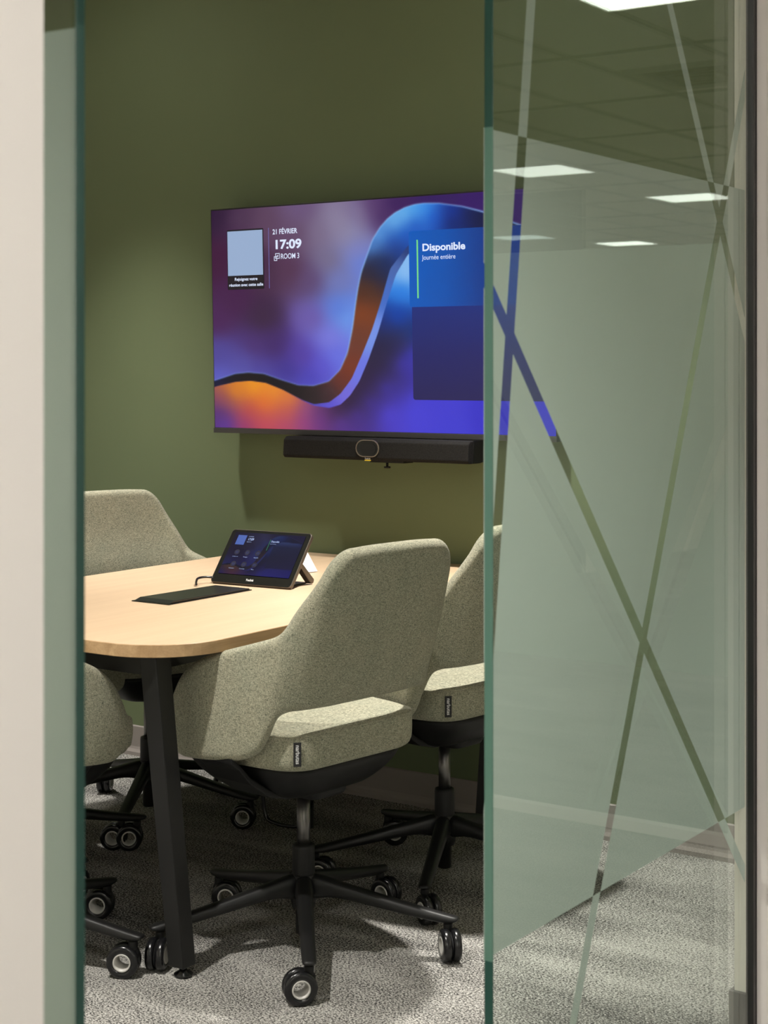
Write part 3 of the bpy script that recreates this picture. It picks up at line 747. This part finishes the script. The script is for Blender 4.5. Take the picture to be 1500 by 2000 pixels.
# ------------------------------------------------------------------ chair
def lerp(tab, s):
    return float(np.interp(s, [t[0] for t in tab], [t[1] for t in tab]))
half = [(0, -.217), (.06, -.217), (.115, -.216), (.158, -.211), (.194, -.199), (.224, -.179), (.245, -.159), (.261, -.124), (.274, -.076), (.285, -.022), (.290, .03), (.289, .08), (.283, .12), (.275, .152)]
hp = [Vector((x, y, 0)) for x, y in half]
cum = [0]
for a, c in zip(hp, hp[1:]): cum.append(cum[-1] + (c - a).length)
# profile heights keyed by the same control points
top_ = [.945, .945, .943, .937, .903, .825, .764, .742, .727, .711, .693, .664, .620, .560]
bot_ = [.592, .592, .592, .592, .591, .588, .570, .508, .481, .473, .468, .464, .464, .484]
def cat(vals, s):
    """smooth interpolation over the arc length"""
    i = max(0, min(len(cum) - 2, int(np.searchsorted(cum, s)) - 1)); t = (s - cum[i]) / (cum[i + 1] - cum[i])
    g = lambda k: vals[max(0, min(len(vals) - 1, k))]
    p0, p1, p2, p3 = g(i - 1), g(i), g(i + 1), g(i + 2)
    if i == 0: p0 = g(1)
    return .5 * ((2 * p1) + (p2 - p0) * t + (2 * p0 - 5 * p1 + 4 * p2 - p3) * t * t + (3 * p1 - p0 - 3 * p2 + p3) * t ** 3)
hx = [p[0] for p in half]; hy = [p[1] for p in half]
def shell():
    NS, NV = 64, 22
    Ltot = cum[-1]
    ss = [-Ltot + 2 * Ltot * k / (2 * NS) for k in range(2 * NS + 1)]
    outer, inner = [], []
    for s in ss:
        a = abs(s); sg = 1 if s >= 0 else -1
        def P(a_): return Vector((cat(hx, a_) if a_ > 1e-6 else 0.0, cat(hy, a_), 0))
        p = P(a); e = .004
        t = (P(min(a + e, Ltot)) - P(max(a - e, 0))).normalized()
        nrm = Vector((t.y, -t.x, 0))          # outward
        zt, zb = cat(top_, a), cat(bot_, a)
        backness = max(0.0, min(1.0, (.31 - a) / .10))
        col_o, col_i = [], []
        for k in range(NV + 1):
            f = k / NV; f = .5 - .5 * math.cos(PI * f) * (.55) - .5 * 0 if False else f
            z = zb + (zt - zb) * f
            lean_ = backness * .090 * (z - .60) / .35 * (1 if z > .60 else .6)
            flare = (1 - backness) * .045 * (z - .58)
            bulge = .004 * math.sin(PI * f)
            th = .040 if backness < .5 else .046
            end = min(1.0, (Ltot - a) / .03); th2 = th * (.55 + .45 * math.sqrt(max(0, 1 - (1 - end) ** 2)))
            q = p + nrm * (flare + bulge) + Vector((0, -lean_, z))
            col_o.append(Vector((q.x * sg, q.y, q.z)))
            lum = backness * .014 * math.exp(-((z - .70) / .09) ** 2)     # lumbar swell inside
            qi = p + nrm * (flare - th2 - lum) + Vector((0, -lean_, z))
            col_i.append(Vector((qi.x * sg, qi.y, qi.z)))
        # round the rims: pull top and bottom rows together
        outer.append(col_o); inner.append(col_i)
    b = MB(); rings = []
    for o_, i_ in zip(outer, inner):
        r = []
        NVv = len(o_) - 1
        th = (o_[0] - i_[0])
        def rim(po, pi, dz):
            out = []
            for k in range(1, 6):
                a_ = PI * k / 6; c = (po + pi) / 2; h = (po - pi) / 2
                out.append(c + h * math.cos(a_) + Vector((0, 0, dz * math.sin(a_))))
            return out
        w = (o_[-1] - i_[-1]).length / 2
        oo = [Vector(q) for q in o_]; ii = [Vector(q) for q in i_]
        Hh = o_[-1].z - o_[0].z; d = min(w * .9, Hh * .3)
        for lst in (oo, ii):
            for q in lst: q.z = o_[0].z + d + (q.z - o_[0].z) * (Hh - 2 * d) / Hh
        r = oo + rim(oo[-1], ii[-1], d) + ii[::-1] + rim(ii[0], oo[0], -d)
        rings.append(r)
    # rounded front ends of the arms
    def endcap(r, fwd):
        c = sum(r, Vector()) / len(r); out = []
        for sc, dd in ((.93, .006), (.74, .0125), (.42, .0165)):
            out.append([Vector((c.x + (q.x - c.x) * sc, c.y + (q.y - c.y) * sc + dd, c.z + (q.z - c.z) * (1 - (1 - sc) * .35))) for q in r])
        return out
    rings = endcap(rings[0], 1)[::-1] + rings + endcap(rings[-1], 1)
    b.loft(rings)
    return b
def rpoly(pts, r, n=5):
    """round the corners of a polygon"""
    out = []; L_ = len(pts)
    for i in range(L_):
        p, a, c = Vector(pts[i]), Vector(pts[i - 1]), Vector(pts[(i + 1) % L_])
        rr_ = r[i] if isinstance(r, (list, tuple)) else r
        u, v = (a - p).normalized(), (c - p).normalized()
        p0, p1 = p + u * rr_, p + v * rr_
        for k in range(n + 1):
            t = k / n; out.append(tuple((1 - t) ** 2 * p0 + 2 * t * (1 - t) * p + t * t * p1))
    return out
seat_pl = rpoly([(-.205, -.185), (.205, -.185), (.238, .02), (.225, .235), (-.225, .235), (-.238, .02)], [.075, .075, .08, .09, .09, .08])
def scaled(p, s, z, oy=.02):
    return [(x * s if True else 0, oy + (y - oy) * s, z) for x, y in p]
def make_chair():
    t = empty('conference_chair')
    part(t, shell().build('backrest_shell', M['fabric'], t, subsurf=1))
    b = MB()
    b.loft([scaled(seat_pl, s, z) for s, z in ((.86, .452), (.94, .455), (.985, .464), (1.0, .480), (1.0, .520), (.997, .530), (.988, .5345), (.976, .5365), (.95, .5390), (.88, .5420), (.6, .546), (.2, .548))])
    st = b.build('seat', M['fabric'], t, subsurf=1); part(t, st)
    b = MB(); b.tube([(x * .990, .02 + (y - .02) * .990, .5330) for x, y in seat_pl + seat_pl[:1]], .0022, 6)
    part(st, b.build('piping', M['fabric'], st))
    # woven label on the rear left corner
    lb = MB(); lb.box(-.0085, .0085, -.0008, .0008, -.026, .026); lo = lb.build('fabric_tag', M['label'], st, bevel=.0004)
    lo.location = (-.1905, -.1720, .498); lo.rotation_euler = (0, 0, R(-36)); part(st, lo)
    tx = text_mesh('narbutas', .0125, 'tag_lettering', M['letter'], st, (0, 0, 0), rot=(PI / 2, PI / 2, 0), align='CENTER', width=.040, bold=.0002)
    q = Matrix.Rotation(R(-36), 4, 'Z'); tx.matrix_local = Matrix.Translation((-.1905, -.1720, .498)) @ q @ Matrix.Translation((-.0032, -.0011, 0)) @ Matrix.Rotation(PI / 2, 4, 'Y') @ Matrix.Rotation(PI / 2, 4, 'X')
    part(st, tx)
    b = MB()
    b.loft([scaled(seat_pl, s, z, .03) for s, z in ((.40, .366), (.56, .370), (.64, .382), (.76, .404), (.86, .432), (.895, .452), (.895, .458))])
    part(t, b.build('seat_pan', M['plastic'], t, subsurf=1))
    b = MB(); b.loft([scaled(rpoly([(-.075, -.12), (.075, -.12), (.075, .12), (-.075, .12)], .03), s, z, 0) for s, z in ((.62, .354), (.72, .357), (.76, .366), (.76, .402))]); 
    part(t, b.build('tilt_mechanism', M['plastic'], t, bevel=.002))
    for sx in (-1, 1):
        b = MB(); rings = []
        for x, z, h in ((.272, .478, .012), (.250, .462, .013), (.215, .425, .016), (.160, .388, .018), (.10, .372, .016), (.06, .370, .014)):
            rings.append([(sx * x, -.055, z - h / 2), (sx * x, .065, z - h / 2), (sx * x, .065, z + h / 2), (sx * x, -.055, z + h / 2)])
        b.loft(rings, smooth=False); part(t, b.build('arm_bracket', M['plastic'], t, bevel=.003))
    b = MB(); b.lathe([(.001, .20), (.0155, .20), (.0155, .362), (.001, .362)], n=28); part(t, b.build('gas_column', M['chrome'], t))
    b = MB(); b.lathe([(.001, .135), (.0245, .135), (.0262, .150), (.0258, .226), (.0245, .234), (.0175, .236), (.001, .236)], n=32); part(t, b.build('column_sleeve', M['plastic'], t))
    b = MB(); b.lathe([(.001, .030), (.0165, .030), (.018, .034), (.018, .085), (.026, .09), (.030, .11), (.0285, .165), (.026, .168), (.001, .168)], n=32); part(t, b.build('base_hub', M['black'], t))
    for k in range(5):
        b = MB(); rings = []
        for r_, zt_, w, h in ((.012, .170, .046, .060), (.035, .167, .045, .058), (.06, .160, .042, .042), (.10, .150, .040, .034), (.20, .127, .036, .029), (.30, .105, .033, .024), (.335, .0985, .033, .020), (.352, .0955, .031, .014), (.362, .0925, .022, .006)):
            pr = [(-.5, -.0), (-.40, .36), (-.25, .5), (.25, .5), (.40, .36), (.5, 0), (.46, -.5), (-.46, -.5)]
            rings.append([(r_, u * w, zt_ - h / 2 + v * h) for u, v in pr])
        b.loft(rings); part(t, b.build('leg', M['black'], t, subsurf=1))
    for k in range(5):
        b = MB()
        b.lathe([(.001, .060), (.0105, .060), (.0105, .078), (.0075, .080), (.0075, .090), (.001, .090)], n=20)
        # offset horn from the stem down to the axle, between the wheels
        b.lathe([(.0202, -.0014), (.0300, -.0014), (.0300, .0014), (.0202, .0014)], 'X', (0, -.020, .0358), n=32, closed=True)
        b.prism([(-.013, .064), (.0105, .064), (.0135, .056), (.0125, .036), (.005, .030), (-.013, .058)], 'X', -.0055, .0055)
        cs = b.build('caster', M['plastic'], t, bevel=.002); part(t, cs)
        for sx in (-1, 1):
            b = MB(); xo = sx * .0114
            b.lathe([(.0195, -.009), (.030, -.0095), (.0345, -.007), (.0358, -.002), (.0358, .003), (.0345, .0075), (.030, .0095), (.0195, .009)], 'X', (xo, -.020, .0358), n=36, closed=True)
            part(cs, b.build('wheel', M['tyre'], cs))
        b = MB(); b.lathe([(.0165, -.0214), (.0198, -.0214), (.0198, .0214), (.0165, .0214)], 'X', (0, -.020, .0358), n=32, closed=True)
        part(cs, b.build('hub_ring', M['ring'], cs))
    return t
def place(t, x, y, rz, base, yaws, label):
    t.location = (x, y, 0); t.rotation_euler = (0, 0, R(rz)); tag(t, label, 'chair', 'conference chairs around the oak table')
    ls = [c for c in kids[t.name] if c.name.split('.')[0] == 'leg']; cs = [c for c in kids[t.name] if c.name.split('.')[0] == 'caster']
    for k in range(5):
        a = R(base + 72 * k - rz)
        ls[k].rotation_euler = (0, 0, a)
        cs[k].location = (.336 * math.cos(a), .336 * math.sin(a), 0); cs[k].rotation_euler = (0, 0, R(yaws[k] - rz))
proto = make_chair()
chairs = [(-2.245, 2.976, 82, -51, (-42, 46, 85, 120, 25), 'grey-green fabric chair in front, its back turned towards the glass doorway'),
          (-2.240, 3.575, 82, -66, (60, 40, -20, 124, 100), 'grey-green chair half hidden behind the big frosted glass panel'),
          (-2.760, 2.525, -8, 15.8, (-62, -62, 40, 60, 10), 'chair at the near table end, only its armrest shows beside the left glass'),
          (-3.275, 3.585, -108, 11.4, (-60, -60, 30, 60, -60), 'chair on the far side of the table with its backrest facing the viewer'),
          (-3.250, 3.030, -90, 58, (-55, 30, 50, 20, 10), 'chair on the far table side, seen only under the table top')]
objs = [proto] + [copy_tree(proto) for _ in chairs[1:]]
for o, (x, y, rz, base, yaws, l) in zip(objs, chairs): place(o, x, y, rz, base, yaws, l)

# ------------------------------------------------------------------ camera
cam = bpy.data.cameras.new('camera'); co_ = bpy.data.objects.new('camera', cam); C.objects.link(co_)
co_.location = (0, 0, 1.32); co_.rotation_euler = (PI / 2, 0, R(34.2))
cam.sensor_fit = 'VERTICAL'; cam.sensor_height = 36; cam.sensor_width = 27; cam.lens = 3180 / 2000 * 36; cam.shift_y = -.14
cam.clip_start = .05
cam.dof.use_dof = True; cam.dof.focus_distance = 4.2; cam.dof.aperture_fstop = 8.0
S.camera = co_
w = bpy.data.worlds.new('world'); S.world = w; w.use_nodes = True
w.node_tree.nodes['Background'].inputs['Color'].default_value = (.02, .02, .02, 1)
S.view_settings.view_transform = 'Standard'; S.view_settings.look = 'None'; S.view_settings.gamma = 1; S.view_settings.exposure = 0
S.cycles.transparent_max_bounces = 24; S.cycles.max_bounces = 10; S.cycles.caustics_reflective = False; S.cycles.caustics_refractive = False
S.cycles.sample_clamp_indirect = 6
S.cycles.use_denoising = True
